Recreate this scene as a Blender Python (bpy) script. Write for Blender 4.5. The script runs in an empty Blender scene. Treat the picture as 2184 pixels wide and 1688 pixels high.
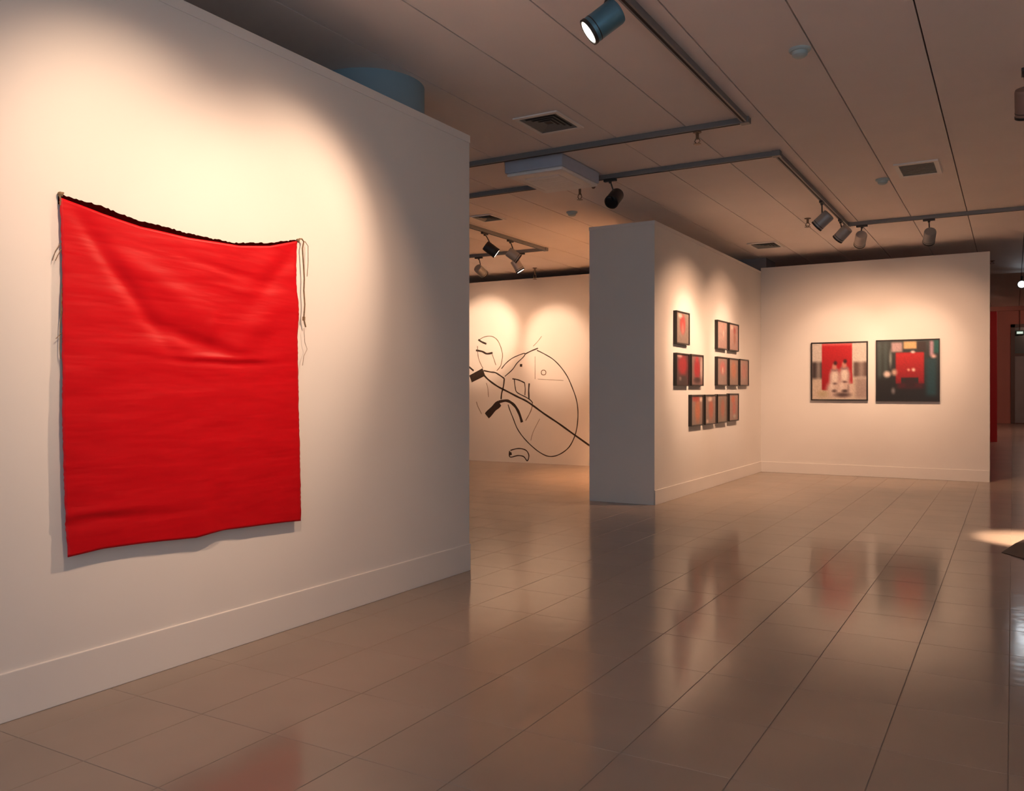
import bpy, bmesh, math, random
from mathutils import Vector, Matrix, Quaternion
random.seed(7)
scene = bpy.context.scene
C = scene.collection

# ------------------------------------------------------------------ camera
cam_d = bpy.data.cameras.new('camera')
cam_d.sensor_width = 36.0
cam_d.lens = 30.0
cam_d.shift_y = -7.0 / 2184.0
cam_d.clip_end = 200
cam = bpy.data.objects.new('camera', cam_d)
cam.location = (0, 0, 1.42)
cam.rotation_euler = (math.pi / 2, 0, 0.5306)
C.objects.link(cam)
scene.camera = cam

# ------------------------------------------------------------------ world (cool daylight entering from the open side behind the viewer)
world = bpy.data.worlds.new('world')
scene.world = world
world.use_nodes = True
bg = world.node_tree.nodes['Background']
bg.inputs['Color'].default_value = (0.59, 0.66, 0.76, 1)
bg.inputs['Strength'].default_value = 1.0

# ------------------------------------------------------------------ view
vs = scene.view_settings
vs.view_transform = 'Standard'
vs.look = 'None'
vs.exposure = 0.30
vs.gamma = 1.0
vs.use_curve_mapping = False

# light paths
scene.cycles.use_light_tree = False
scene.cycles.max_bounces = 6
scene.cycles.diffuse_bounces = 4
scene.cycles.glossy_bounces = 3
scene.cycles.use_adaptive_sampling = True
scene.cycles.adaptive_threshold = 0.02

WARM = (1.0, 0.675, 0.47)
WARMER = (1.0, 0.54, 0.28)
SPOT_P = 330.0
ZC = 3.85           # ceiling height
XW = -3.739         # face of the near left wall

# ------------------------------------------------------------------ traced shapes in metres (wall drawing: X,Z on its wall; cloth: Y,Z on its wall)
STROKES = [('thin', 0.0155, [(-9.551, 2.5), (-9.435, 2.557), (-9.286, 2.576), (-9.172, 2.543), (-9.081, 2.462), (-9.013, 2.325), (-8.979, 2.19), (-8.991, 2.074), (-9.024, 1.959), (-9.115, 1.86)]), ('thin', 0.0137, [(-9.586, 2.38), (-9.579, 2.242), (-9.551, 2.104), (-9.493, 1.986), (-9.451, 1.917)]), ('b', 0.0391, [(-9.563, 2.512), (-9.482, 2.463), (-9.366, 2.417)]), ('b', 0.039, [(-9.621, 2.292), (-9.47, 2.263), (-9.355, 2.214), (-9.217, 2.23)]), ('thin', 0.0136, [(-9.229, 2.205), (-9.183, 2.097), (-9.138, 1.976)]), ('b', 0.1668, [(-9.755, 1.698), (-9.428, 1.838)]), ('b', 0.0355, [(-9.821, 1.971), (-9.679, 1.867)]), ('b', 0.0291, [(-9.435, 1.868), (-9.263, 1.836), (-9.149, 1.821), (-9.036, 1.762), (-8.934, 1.698)]), ('b', 0.0308, [(-8.934, 1.698), (-8.957, 1.534), (-8.997, 1.399), (-9.013, 1.274)]), ('b', 0.0191, [(-9.002, 1.901), (-8.901, 2.005), (-8.767, 2.099), (-8.612, 2.162), (-8.459, 2.201), (-8.48, 2.137), (-8.634, 2.01), (-8.745, 1.878), (-8.923, 1.742)]), ('b', 0.0246, [(-8.459, 2.182), (-8.307, 2.246), (-8.152, 2.297)]), ('thin', 0.0094, [(-8.263, 2.34), (-8.156, 2.435), (-8.07, 2.535)]), ('b', 0.0205, [(-8.177, 2.256), (-8.006, 2.177), (-7.816, 2.07), (-7.649, 1.919), (-7.504, 1.732), (-7.402, 1.529), (-7.32, 1.327), (-7.279, 1.144), (-7.271, 0.942), (-7.299, 0.703), (-7.361, 0.518), (-7.463, 0.35), (-7.608, 0.234), (-7.774, 0.163), (-7.943, 0.156), (-8.134, 0.234), (-8.328, 0.369), (-8.502, 0.525), (-8.634, 0.693), (-8.723, 0.883), (-8.811, 1.073), (-8.845, 1.169)]), ('b', 0.0571, [(-8.568, 1.961), (-8.515, 1.96)]), ('thin', 0.0169, [(-8.081, 1.813), (-8.066, 1.846), (-8.028, 1.859), (-7.989, 1.845), (-7.975, 1.811), (-7.989, 1.774), (-8.028, 1.763), (-8.066, 1.775), (-8.081, 1.813)]), ('b', 0.0248, [(-8.745, 1.692), (-8.634, 1.676), (-8.546, 1.647), (-8.459, 1.608)]), ('b', 0.019, [(-8.7, 1.677), (-8.683, 1.552), (-8.656, 1.438), (-8.568, 1.38), (-8.437, 1.324), (-8.328, 1.263), (-8.274, 1.207)]), ('b', 0.0171, [(-8.459, 1.608), (-8.446, 1.494), (-8.452, 1.358)]), ('b', 0.0303, [(-8.354, 1.598), (-8.365, 1.456), (-8.359, 1.286)]), ('thin', 0.0151, [(-8.281, 1.211), (-8.296, 1.097), (-8.35, 0.983), (-8.437, 0.849)]), ('b', 0.1455, [(-9.355, 0.931), (-9.172, 1.099), (-9.047, 1.196)]), ('b', 0.0575, [(-9.07, 1.221), (-8.901, 1.249), (-8.789, 1.217), (-8.678, 1.132), (-8.59, 0.999), (-8.52, 0.814)]), ('b', 0.036, [(-9.428, 1.774), (-9.309, 1.671), (-9.104, 1.544), (-8.878, 1.442), (-8.612, 1.323), (-8.437, 1.251), (-8.263, 1.15), (-8.006, 0.988), (-7.691, 0.806), (-7.381, 0.613), (-6.937, 0.34)]), ('b', 0.0229, [(-8.789, 0.239), (-8.656, 0.276), (-8.524, 0.281), (-8.415, 0.243), (-8.361, 0.15), (-8.398, 0.044), (-8.48, 0.123), (-8.612, 0.141), (-8.8, 0.105), (-8.811, 0.229)]), ('b', 0.0537, [(-8.798, 0.201), (-8.778, 0.144)]), ('thin', 0.0097, [(-9.366, 1.613), (-9.332, 1.496), (-9.313, 1.321)]), ('thin', 0.0098, [(-9.609, 1.222), (-9.574, 1.124), (-9.482, 0.969)]), ('thin', 0.0075, [(-8.22, 2.135), (-8.22, 1.682)]), ('thin', 0.0075, [(-8.156, 1.682), (-7.587, 1.65)]), ('thin', 0.0075, [(-8.113, 0.892), (-8.263, 0.626), (-8.317, 0.454)])]
THREADS = [(0.004, [(2.3137, 2.3255), (2.3004, 2.3249), (2.2938, 2.3172), (2.2982, 2.2969), (2.296, 2.2667)]), (0.0035, [(2.3093, 2.3182), (2.2916, 2.3189), (2.2982, 2.2884), (2.2938, 2.279)]), (0.0018, [(2.3004, 2.0976), (2.2741, 2.0556), (2.261, 2.0117)]), (0.0018, [(2.3026, 2.0703), (2.285, 2.0381), (2.2741, 2.0134)]), (0.0025, [(2.3093, 2.0096), (2.3071, 1.9242), (2.3026, 1.8174), (2.3093, 1.7116), (2.3071, 1.5838), (2.3093, 1.4988), (2.3159, 1.4136)]), (0.0018, [(2.3026, 1.8812), (2.3004, 1.7854), (2.296, 1.7107), (2.2938, 1.6151), (2.2982, 1.5707)]), (0.0015, [(2.3071, 1.6902), (2.2916, 1.6765), (2.2763, 1.6609)]), (0.002, [(2.3159, 1.4989), (2.3093, 1.4349), (2.3159, 1.3497), (2.3182, 1.2856)]), (0.0045, [(3.7967, 2.3465), (3.8204, 2.3502), (3.8362, 2.3355), (3.8243, 2.2939), (3.8323, 2.2095), (3.8402, 2.1107), (3.8362, 2.0389), (3.8442, 1.954), (3.8362, 1.8678), (3.8522, 1.8175)]), (0.002, [(3.8442, 2.3396), (3.8723, 2.3152), (3.8723, 2.2148), (3.8642, 2.1277)]), (0.0015, [(3.8362, 1.8107), (3.8442, 1.7256), (3.8642, 1.6836), (3.8362, 1.6396), (3.8243, 1.5822)]), (0.009, [(3.8362, 1.8792), (3.8362, 1.8564)])]
CL_BAND = [(2.299, 2.321), (2.495, 2.306), (2.696, 2.272), (2.836, 2.266), (2.985, 2.255), (3.145, 2.25), (3.313, 2.252), (3.548, 2.286), (3.782, 2.339)]
CL_TOP = [(2.295, 2.303), (2.495, 2.264), (2.696, 2.235), (2.973, 2.223), (3.145, 2.228), (3.313, 2.232), (3.548, 2.267), (3.782, 2.333)]
CL_BOT = [(2.322, 0.67), (2.493, 0.681), (2.707, 0.674), (2.822, 0.668), (2.941, 0.66), (3.026, 0.655), (3.114, 0.665), (3.199, 0.668), (3.339, 0.664), (3.488, 0.659), (3.659, 0.653), (3.793, 0.644)]
CL_LEFT = [(2.293, 2.303), (2.304, 2.007), (2.304, 1.816), (2.302, 1.519), (2.299, 1.287), (2.304, 1.075), (2.311, 0.862), (2.322, 0.67)]
CL_RIGHT = [(3.782, 2.333), (3.768, 2.1), (3.781, 1.983), (3.786, 1.88), (3.774, 1.749), (3.778, 1.575), (3.786, 1.101), (3.793, 0.644)]

# ------------------------------------------------------------------ helpers
def lin(c):
    return tuple(((v / 255.0) / 12.92 if v / 255.0 <= 0.04045 else ((v / 255.0 + 0.055) / 1.055) ** 2.4) for v in c)

def mat(name, col, rough=0.6, metal=0.0, noise=0.0, nscale=6.0, bump=0.0, bscale=80.0, spec=0.5, rnd=0.0, emit=None, estr=0.0, stretch=None, world=False, second=None):
    m = bpy.data.materials.new(name)
    m.use_nodes = True
    nt = m.node_tree
    b = nt.nodes['Principled BSDF']
    b.inputs['Base Color'].default_value = (*col, 1)
    b.inputs['Roughness'].default_value = rough
    b.inputs['Metallic'].default_value = metal
    b.inputs['Specular IOR Level'].default_value = spec
    tc = nt.nodes.new('ShaderNodeTexCoord')
    src = tc.outputs['Object']
    if world:
        src = nt.nodes.new('ShaderNodeNewGeometry').outputs['Position']
    if stretch:
        mp = nt.nodes.new('ShaderNodeMapping')
        mp.inputs['Scale'].default_value = stretch
        nt.links.new(src, mp.inputs['Vector'])
        src = mp.outputs['Vector']
    if noise or rnd:
        hsv = nt.nodes.new('ShaderNodeHueSaturation')
        hsv.inputs['Color'].default_value = (*col, 1)
        last = None
        if noise:
            n = nt.nodes.new('ShaderNodeTexNoise')
            n.inputs['Scale'].default_value = nscale
            n.inputs['Detail'].default_value = 2
            nt.links.new(src, n.inputs['Vector'])
            mr = nt.nodes.new('ShaderNodeMapRange')
            mr.inputs['From Min'].default_value = 0.25
            mr.inputs['From Max'].default_value = 0.75
            mr.inputs['To Min'].default_value = 1 - noise
            mr.inputs['To Max'].default_value = 1 + noise
            nt.links.new(n.outputs['Fac'], mr.inputs['Value'])
            last = mr.outputs['Result']
        if rnd:
            if world:
                sb = nt.nodes.new('ShaderNodeVectorMath'); sb.operation = 'SUBTRACT'
                sb.inputs[1].default_value = (-0.015, 3.11, 0)
                dv = nt.nodes.new('ShaderNodeVectorMath'); dv.operation = 'DIVIDE'
                dv.inputs[1].default_value = (0.4385, 0.556, 1000.0)
                fr = nt.nodes.new('ShaderNodeVectorMath'); fr.operation = 'FLOOR'
                nt.links.new(src, sb.inputs[0])
                nt.links.new(sb.outputs['Vector'], dv.inputs[0])
                nt.links.new(dv.outputs['Vector'], fr.inputs[0])
                mz = nt.nodes.new('ShaderNodeVectorMath'); mz.operation = 'MULTIPLY'
                mz.inputs[1].default_value = (1, 1, 0)
                nt.links.new(fr.outputs['Vector'], mz.inputs[0])
                wn = nt.nodes.new('ShaderNodeTexWhiteNoise')
                wn.noise_dimensions = '3D'
                nt.links.new(mz.outputs['Vector'], wn.inputs['Vector'])
                rsrc = wn.outputs['Value']
            else:
                rsrc = nt.nodes.new('ShaderNodeObjectInfo').outputs['Random']
            mr2 = nt.nodes.new('ShaderNodeMapRange')
            mr2.inputs['To Min'].default_value = 1 - rnd
            mr2.inputs['To Max'].default_value = 1 + rnd
            nt.links.new(rsrc, mr2.inputs['Value'])
            if last is None:
                last = mr2.outputs['Result']
            else:
                mu = nt.nodes.new('ShaderNodeMath')
                mu.operation = 'MULTIPLY'
                nt.links.new(last, mu.inputs[0])
                nt.links.new(mr2.outputs['Result'], mu.inputs[1])
                last = mu.outputs['Value']
        nt.links.new(last, hsv.inputs['Value'])
        nt.links.new(hsv.outputs['Color'], b.inputs['Base Color'])
    if bump:
        n2 = nt.nodes.new('ShaderNodeTexNoise')
        n2.inputs['Scale'].default_value = bscale
        n2.inputs['Detail'].default_value = 1.5
        nt.links.new(src, n2.inputs['Vector'])
        bp = nt.nodes.new('ShaderNodeBump')
        bp.inputs['Strength'].default_value = bump
        bp.inputs['Distance'].default_value = 0.01
        nt.links.new(n2.outputs['Fac'], bp.inputs['Height'])
        nt.links.new(bp.outputs['Normal'], b.inputs['Normal'])
    if second:
        b2 = nt.nodes.new('ShaderNodeBsdfPrincipled')
        b2.inputs['Base Color'].default_value = (*col, 1)
        b2.inputs['Roughness'].default_value = second[1]
        b2.inputs['Specular IOR Level'].default_value = spec
        for l in list(nt.links):
            if l.to_node == b and l.to_socket.name == 'Base Color':
                nt.links.new(l.from_socket, b2.inputs['Base Color'])
        mx = nt.nodes.new('ShaderNodeMixShader')
        mx.inputs[0].default_value = second[0]
        nt.links.new(b.outputs[0], mx.inputs[1])
        nt.links.new(b2.outputs[0], mx.inputs[2])
        nt.links.new(mx.outputs[0], nt.nodes['Material Output'].inputs['Surface'])
    if emit:
        b.inputs['Emission Color'].default_value = (*emit, 1)
        b.inputs['Emission Strength'].default_value = estr
    return m

def attr_mat(name, rough=0.35):
    m = bpy.data.materials.new(name)
    m.use_nodes = True
    nt = m.node_tree
    b = nt.nodes['Principled BSDF']
    b.inputs['Roughness'].default_value = rough
    a = nt.nodes.new('ShaderNodeAttribute')
    a.attribute_name = 'print'
    nt.links.new(a.outputs['Color'], b.inputs['Base Color'])
    return m

M = {
    'wall': mat('wall_paint', (0.74, 0.715, 0.68), 0.75, noise=0.02, nscale=1.5, spec=0.25),
    'ceil': mat('ceiling_paint', (0.90, 0.815, 0.765), 0.7, noise=0.02, nscale=2.0, spec=0.3, rnd=0.02),
    'gap': mat('dark_joint', (0.035, 0.03, 0.027), 0.9),
    'tile': mat('floor_tile', (0.32, 0.250, 0.195), 0.13, noise=0.05, nscale=2.2, bump=0.11, bscale=8.0, spec=1.0, rnd=0.03, world=True, second=(0.32, 0.42)),
    'grout': mat('grout', (0.27, 0.20, 0.15), 0.6),
    'track': mat('track_aluminium', (0.20, 0.205, 0.21), 0.45, metal=0.3),
    'slot': mat('track_slot', (0.012, 0.012, 0.013), 0.8),
    'lamp': mat('lamp_grey_metal', (0.33, 0.34, 0.345), 0.42, metal=0.4),
    'lampcool': mat('lamp_metal_cool_light', (0.10, 0.24, 0.33), 0.38, metal=0.55),  # blue stands in for cool light reflected by the metal
    'lamppale': mat('lamp_pale_metal', (0.55, 0.50, 0.46), 0.4, metal=0.3),
    'lampbrown': mat('lamp_brown_metal', (0.30, 0.20, 0.165), 0.5, metal=0.2),
    'lampdark': mat('lamp_dark_metal', (0.045, 0.045, 0.045), 0.45, metal=0.3),
    'black': mat('black_plastic', (0.015, 0.014, 0.013), 0.5),
    'lens': mat('lit_lens', (0.9, 0.85, 0.8), 0.3, emit=(1, 0.86, 0.70), estr=4.0),
    'lenscool': mat('lit_cool_lens', (0.9, 0.9, 0.9), 0.3, emit=(0.88, 0.95, 1.0), estr=3.5),
    'lensoff': mat('unlit_lens', (0.01, 0.01, 0.012), 0.15),
    'frame': mat('black_frame_wood', (0.018, 0.014, 0.012), 0.4, noise=0.2, nscale=30),
    'column': mat('column_paint_cool_light', (0.24, 0.37, 0.45), 0.7, noise=0.04, nscale=3),  # blue tint of cool light put into the column colour
    'soffit': mat('grey_bulkhead_paint', (0.25, 0.25, 0.27), 0.7, noise=0.05, nscale=5),
    'cassette': mat('cassette_casing', (0.46, 0.50, 0.60), 0.5, noise=0.03, nscale=8),
    'panel': mat('cassette_panel', (0.90, 0.87, 0.84), 0.45),
    'vent': mat('vent_frame_paint', (0.90, 0.86, 0.82), 0.5),
    'ventin': mat('vent_interior', (0.05, 0.055, 0.055), 0.7),
    'louver': mat('vent_louver', (0.19, 0.20, 0.195), 0.5),
    'det': mat('detector_plastic', (0.42, 0.52, 0.53), 0.4),
    'brass': mat('sprinkler_brass', (0.20, 0.14, 0.10), 0.4, metal=0.6),
    'cloth': mat('red_cotton', (0.50, 0.0016, 0.007), 0.45, noise=0.06, nscale=7, bump=0.28, bscale=5, spec=0.22, stretch=(1, 0.9, 5.5)),
    'edge_strip': mat('dark_maroon_strip', (0.020, 0.0008, 0.0008), 0.9, noise=0.3, nscale=40, spec=0.0),
    'cord': mat('brown_twine', (0.20, 0.13, 0.07), 0.9, noise=0.3, nscale=60),
    'paint': mat('black_brush_paint', (0.03, 0.018, 0.012), 0.6, noise=0.3, nscale=20),
    'paintthin': mat('brown_brush_paint', (0.16, 0.105, 0.065), 0.6, noise=0.3, nscale=20),
    'redwall': mat('red_wall_paint', (0.42, 0.004, 0.008), 0.7, noise=0.04, nscale=2),
    'pinkwall': mat('pink_wall_paint', (0.48, 0.20, 0.16), 0.75, noise=0.04, nscale=1),
    'doorframe': mat('dark_door_frame', (0.09, 0.05, 0.035), 0.5),
    'doorleaf': mat('grey_door_panel', (0.23, 0.22, 0.215), 0.5, noise=0.05, nscale=3),
    'glass': mat('green_tinted_glass', (0.10, 0.13, 0.115), 0.12),
    'sign': mat('lit_sign', (0.7, 0.9, 0.8), 0.4, emit=(0.75, 1.0, 0.85), estr=0.55),
    'signbox': mat('sign_box_green', (0.02, 0.10, 0.07), 0.5),
    'sculpt': mat('dark_brown_sheet', (0.045, 0.03, 0.025), 0.6, noise=0.2, nscale=5, bump=0.1, bscale=30),
}

class MB:
    def __init__(self):
        self.v, self.f = [], []
    def poly(self, pts):
        n = len(self.v)
        self.v += [tuple(p) for p in pts]
        self.f.append(tuple(range(n, n + len(pts))))
    def box(self, x0, x1, y0, y1, z0, z1):
        n = len(self.v)
        self.v += [(x0, y0, z0), (x1, y0, z0), (x1, y1, z0), (x0, y1, z0), (x0, y0, z1), (x1, y0, z1), (x1, y1, z1), (x0, y1, z1)]
        self.f += [tuple(n + i for i in q) for q in ((3, 2, 1, 0), (4, 5, 6, 7), (0, 1, 5, 4), (1, 2, 6, 5), (2, 3, 7, 6), (3, 0, 4, 7))]
        return self
    def lathe(self, prof, n=32, mtx=None):
        """prof: (radius, z) pairs, from top to bottom, spun about z; ends capped when radius > 0"""
        base = len(self.v)
        for r, z in prof:
            for i in range(n):
                a = 2 * math.pi * i / n
                p = Vector((r * math.cos(a), r * math.sin(a), z))
                self.v.append(tuple(mtx @ p if mtx else p))
        for k in range(len(prof) - 1):
            for i in range(n):
                j = (i + 1) % n
                self.f.append((base + k * n + i, base + (k + 1) * n + i, base + (k + 1) * n + j, base + k * n + j))
        self.f.append(tuple(base + i for i in range(n)))
        e = base + (len(prof) - 1) * n
        self.f.append(tuple(e + i for i in reversed(range(n))))
        return self
    def tube(self, pts, r, n=8):
        pts = [Vector(p) for p in pts]
        base = len(self.v)
        for k, p in enumerate(pts):
            t = (pts[min(k + 1, len(pts) - 1)] - pts[max(k - 1, 0)]).normalized()
            a = t.orthogonal().normalized()
            ref = Vector((1, 0, 0)) if abs(t.x) < 0.8 else Vector((0, 0, 1))
            a = t.cross(ref).normalized()
            b = t.cross(a)
            for i in range(n):
                w = 2 * math.pi * i / n
                self.v.append(tuple(p + r * (math.cos(w) * a + math.sin(w) * b)))
        for k in range(len(pts) - 1):
            for i in range(n):
                j = (i + 1) % n
                self.f.append((base + k * n + i, base + k * n + j, base + (k + 1) * n + j, base + (k + 1) * n + i))
        self.f.append(tuple(base + i for i in reversed(range(n))))
        e = base + (len(pts) - 1) * n
        self.f.append(tuple(e + i for i in range(n)))
        return self
    def mesh(self, name, m, smooth=False):
        me = bpy.data.meshes.new(name)
        me.from_pydata(self.v, [], self.f)
        bm = bmesh.new()
        bm.from_mesh(me)
        bmesh.ops.recalc_face_normals(bm, faces=bm.faces)
        bm.to_mesh(me)
        bm.free()
        if m:
            me.materials.append(m)
        if smooth:
            me.polygons.foreach_set('use_smooth', [True] * len(me.polygons))
            try:
                me.set_sharp_from_angle(angle=math.radians(38))
            except Exception:
                pass
        me.update()
        return me
    def build(self, name, m, parent=None, smooth=False, bevel=0.0, origin=None):
        if origin is not None:
            self.v = [(x - origin[0], y - origin[1], z - origin[2]) for x, y, z in self.v]
        o = bpy.data.objects.new(name, self.mesh(name, m, smooth))
        C.objects.link(o)
        if origin is not None and parent is None:
            o.location = origin
        if parent is not None:
            o.parent = parent
        if bevel:
            bv = o.modifiers.new('bevel', 'BEVEL')
            bv.width = bevel
            bv.segments = 2
            bv.limit_method = 'ANGLE'
        return o

def tag(o, label=None, cat=None, group=None, kind=None):
    if label: o['label'] = label
    if cat: o['category'] = cat
    if group: o['group'] = group
    if kind: o['kind'] = kind
    return o

def thing(name, loc, label, cat, group=None):
    e = bpy.data.objects.new(name, None)
    C.objects.link(e)
    e.location = loc
    e.empty_display_size = 0.1
    return tag(e, label, cat, group)

def place(mesh, name, parent, loc=(0, 0, 0), quat=None):
    o = bpy.data.objects.new(name, mesh)
    C.objects.link(o)
    o.parent = parent
    o.location = loc
    if quat is not None:
        o.rotation_mode = 'QUATERNION'
        o.rotation_quaternion = quat
    return o

def struct(name, mb, m, label, cat, bevel=0.0):
    return tag(mb.build(name, m, None, bevel=bevel), label, cat, kind='structure')

# ------------------------------------------------------------------ floor
TX, TY = 0.4385, 0.556           # tile pitch
X0, Y0 = -0.015, 3.11            # a joint crossing
FX0, FX1, FY0, FY1 = -14.0, 6.0, -2.0, 46.0
fl = struct('floor', MB().box(FX0, FX1, FY0, FY1, -0.12, -0.0025), M['grout'], 'glossy beige brown tiled gallery floor', 'floor')

def tile_mb(w, d):
    g, c, h = 0.0012, 0.0014, 0.0016
    x, y = w / 2 - g, d / 2 - g
    mb = MB()
    o = [(-x, -y), (x, -y), (x, y), (-x, y)]
    i = [(-x + c, -y + c), (x - c, -y + c), (x - c, y - c), (-x + c, y - c)]
    mb.v = [(a, b, -0.004) for a, b in o] + [(a, b, -h) for a, b in o] + [(a, b, 0.0) for a, b in i]
    mb.f = [(8, 9, 10, 11)] + [(k, (k + 1) % 4, 4 + (k + 1) % 4, 4 + k) for k in range(4)] + [(4 + k, 4 + (k + 1) % 4, 8 + (k + 1) % 4, 8 + k) for k in range(4)]
    return mb

# footprints of the partitions, to know which tiles can be seen
FOOT = [(-3.86, XW, -2.0, 5.70), (-4.78, -3.88, 10.15, 15.55), (-3.88, -0.31, 15.4, 15.6), (-14, -4.78, 14.92, 15.1)]
def seen(px, py):
    for x0, x1, y0, y1 in FOOT:
        t0, t1 = 0.0, 0.999
        for d, a, b in ((px, x0, x1), (py, y0, y1)):
            if abs(d) < 1e-9:
                if a > 0 or b < 0: t0, t1 = 1, 0
                continue
            u, v = sorted((a / d, b / d))
            t0, t1 = max(t0, u), min(t1, v)
        if t0 < t1: return False
    return True
cy, sy = math.cos(0.5306), math.sin(0.5306)
cells = []
for i in range(int((FX0 - X0) / TX), int((FX1 - X0) / TX)):
    for j in range(int((FY0 - Y0) / TY), int((FY1 - Y0) / TY)):
        px, py = X0 + (i + 0.5) * TX, Y0 + (j + 0.5) * TY
        dep, lat = -sy * px + cy * py, cy * px + sy * py
        vis = dep > 1.9 and abs(lat) < dep * 0.6 + 0.35 and seen(px, py)
        cells.append((dep if vis else 1e3 + abs(dep), px, py))
cells.sort()
tm = tile_mb(TX, TY).mesh('floor_tile', M['tile'])
for _, px, py in cells[:300]:
    t = place(tm, 'floor_tile', fl, (px, py, 0.0))
rest = MB()
base = tile_mb(TX, TY)
for _, px, py in cells[300:]:
    n = len(rest.v)
    rest.v += [(x + px, y + py, z) for x, y, z in base.v]
    rest.f += [tuple(n + k for k in q) for q in base.f]
tag(rest.build('floor_tiling', M['tile'], fl), kind='stuff')

# ------------------------------------------------------------------ ceiling: long panels with open joints
ce = struct('ceiling', MB().box(FX0, FX1, FY0, 28.0, ZC + 0.03, ZC + 0.16), M['gap'], 'flat painted ceiling of long panels with dark joints', 'ceiling')
SP, SX, GAP = 0.683, -0.53, 0.011
k0, k1 = int((FX0 - SX) / SP) - 1, int((FX1 - SX) / SP) + 1
pm = MB().box(-SP / 2 + GAP / 2, SP / 2 - GAP / 2, FY0, 28.0, ZC, ZC + 0.028).mesh('ceiling_panel', M['ceil'])
for k in range(k0, k1):
    place(pm, 'ceiling_panel', ce, (SX + (k + 0.5) * SP, 0, 0))

# ------------------------------------------------------------------ partitions
struct('wall_left', MB().box(-3.86, XW, -2.0, 5.70, 0, 3.463), M['wall'], 'near left partition wall carrying the red cloth', 'wall')
struct('trim_1', MB().box(-3.866, XW + 0.006, -2.0, 5.704, 3.408, 3.468), M['wall'], 'flat capping strip along top of near left wall', 'trim', bevel=0.002)
struct('baseboard_left', MB().box(XW - 0.01, XW + 0.012, -2.0, 5.703, 0, 0.213), M['wall'], 'tall painted baseboard below the red cloth', 'baseboard', bevel=0.004)
struct('wall_middle', MB().box(-4.78, -3.88, 10.15, 15.4, 0, 3.575), M['wall'], 'thick freestanding partition with twelve small frames', 'wall')
struct('trim_2', MB().box(-4.786, -3.874, 10.144, 15.4, 3.535, 3.58), M['wall'], 'capping strip on top of the thick partition', 'trim', bevel=0.002)
struct('baseboard_middle', MB().box(-3.89, -3.868, 10.15, 15.4, 0, 0.185), M['wall'], 'baseboard along the wall with the twelve small frames', 'baseboard', bevel=0.004)
struct('wall_right', MB().box(-3.88, -0.31, 15.4, 15.58, 0, 3.64), M['wall'], 'partition facing the viewer with two square photographs', 'wall')
struct('baseboard_right', MB().box(-3.87, -0.31, 15.385, 15.40, 0, 0.185), M['wall'], 'baseboard below the two square photographs', 'baseboard', bevel=0.004)
struct('wall_mural', MB().box(-14.0, -4.78, 14.92, 15.1, 0, 3.70), M['wall'], 'far wall behind the opening with a black line drawing', 'wall')
struct('wall_outer', MB().box(-14.2, -14.0, -2.0, 28.0, 0, ZC), M['wall'], 'outer wall closing off the far left room', 'wall')
struct('wall_added_header', MB().box(-14.0, -5.3, -2.2, -2.0, 2.3, ZC), M['wall'], 'added unseen header wall over the opening behind the near left wall', 'wall')  # added out of view to shape ambient light entering the left room
struct('wall_light_block', MB().box(-5.3, -5.15, -2.2, 4.75, 0, ZC), M['wall'], 'added full height wall blocking light behind the near left wall', 'wall')  # unseen, added to keep the gap above the left wall dark
struct('wall_light_block_end', MB().box(-5.15, -3.86, -2.2, -2.0, 0, ZC), M['wall'], 'added end wall blocking light behind the near left wall', 'wall')  # unseen, added to shut ambient light out of that gap
struct('wall_side', MB().box(4.6, 4.8, 0.0, 46.0, 0, ZC), M['wall'], 'long side wall far to the right', 'wall')
struct('wall_soffit', MB().box(-4.9, -3.84, 15.62, 16.3, 0, ZC), M['soffit'], 'grey square pillar rising behind the wall corner', 'pillar')
struct('wall_red', MB().box(-14.0, -0.385, 28.0, 28.2, 0, ZC + 0.1), M['redwall'], 'dark red wall edge seen past the right partition', 'wall')
struct('wall_header', MB().box(-9.0, 6.0, 27.9, 28.0, ZC - 0.12, 5.3), M['pinkwall'], 'header beam above the far opening', 'beam')
struct('wall_hall_block', MB().box(-9.2, -9.0, 28.2, 45.2, 0, 5.3), M['pinkwall'], 'added left side wall of the far hall keeping out ambient light', 'wall')  # unseen, added to stop ambient light leaking in at the left
struct('wall_upper_block', MB().box(4.6, 4.8, 28.0, 45.2, ZC, 5.3), M['pinkwall'], 'added upper part of the far hall side wall keeping out ambient light', 'wall')  # unseen, added to close the light leak above the side wall
struct('wall_far', MB().box(-9.0, 6.0, 45.0, 45.2, 0, 5.3), M['pinkwall'], 'far pink wall with a glazed door', 'wall')
struct('ceiling_far', MB().box(-9.0, 6.0, 28.0, 45.2, 5.2, 5.3), M['ceil'], 'higher ceiling of the far hall', 'ceiling')

# round column behind the near left wall
tag(MB().lathe([(0.43, ZC), (0.43, 0.0)], 64).build('round_column', M['column'], None, smooth=True), 'round column with cool light put into its colour rising behind the near left wall', 'column').location = (-4.42, 5.30, 0)

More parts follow.
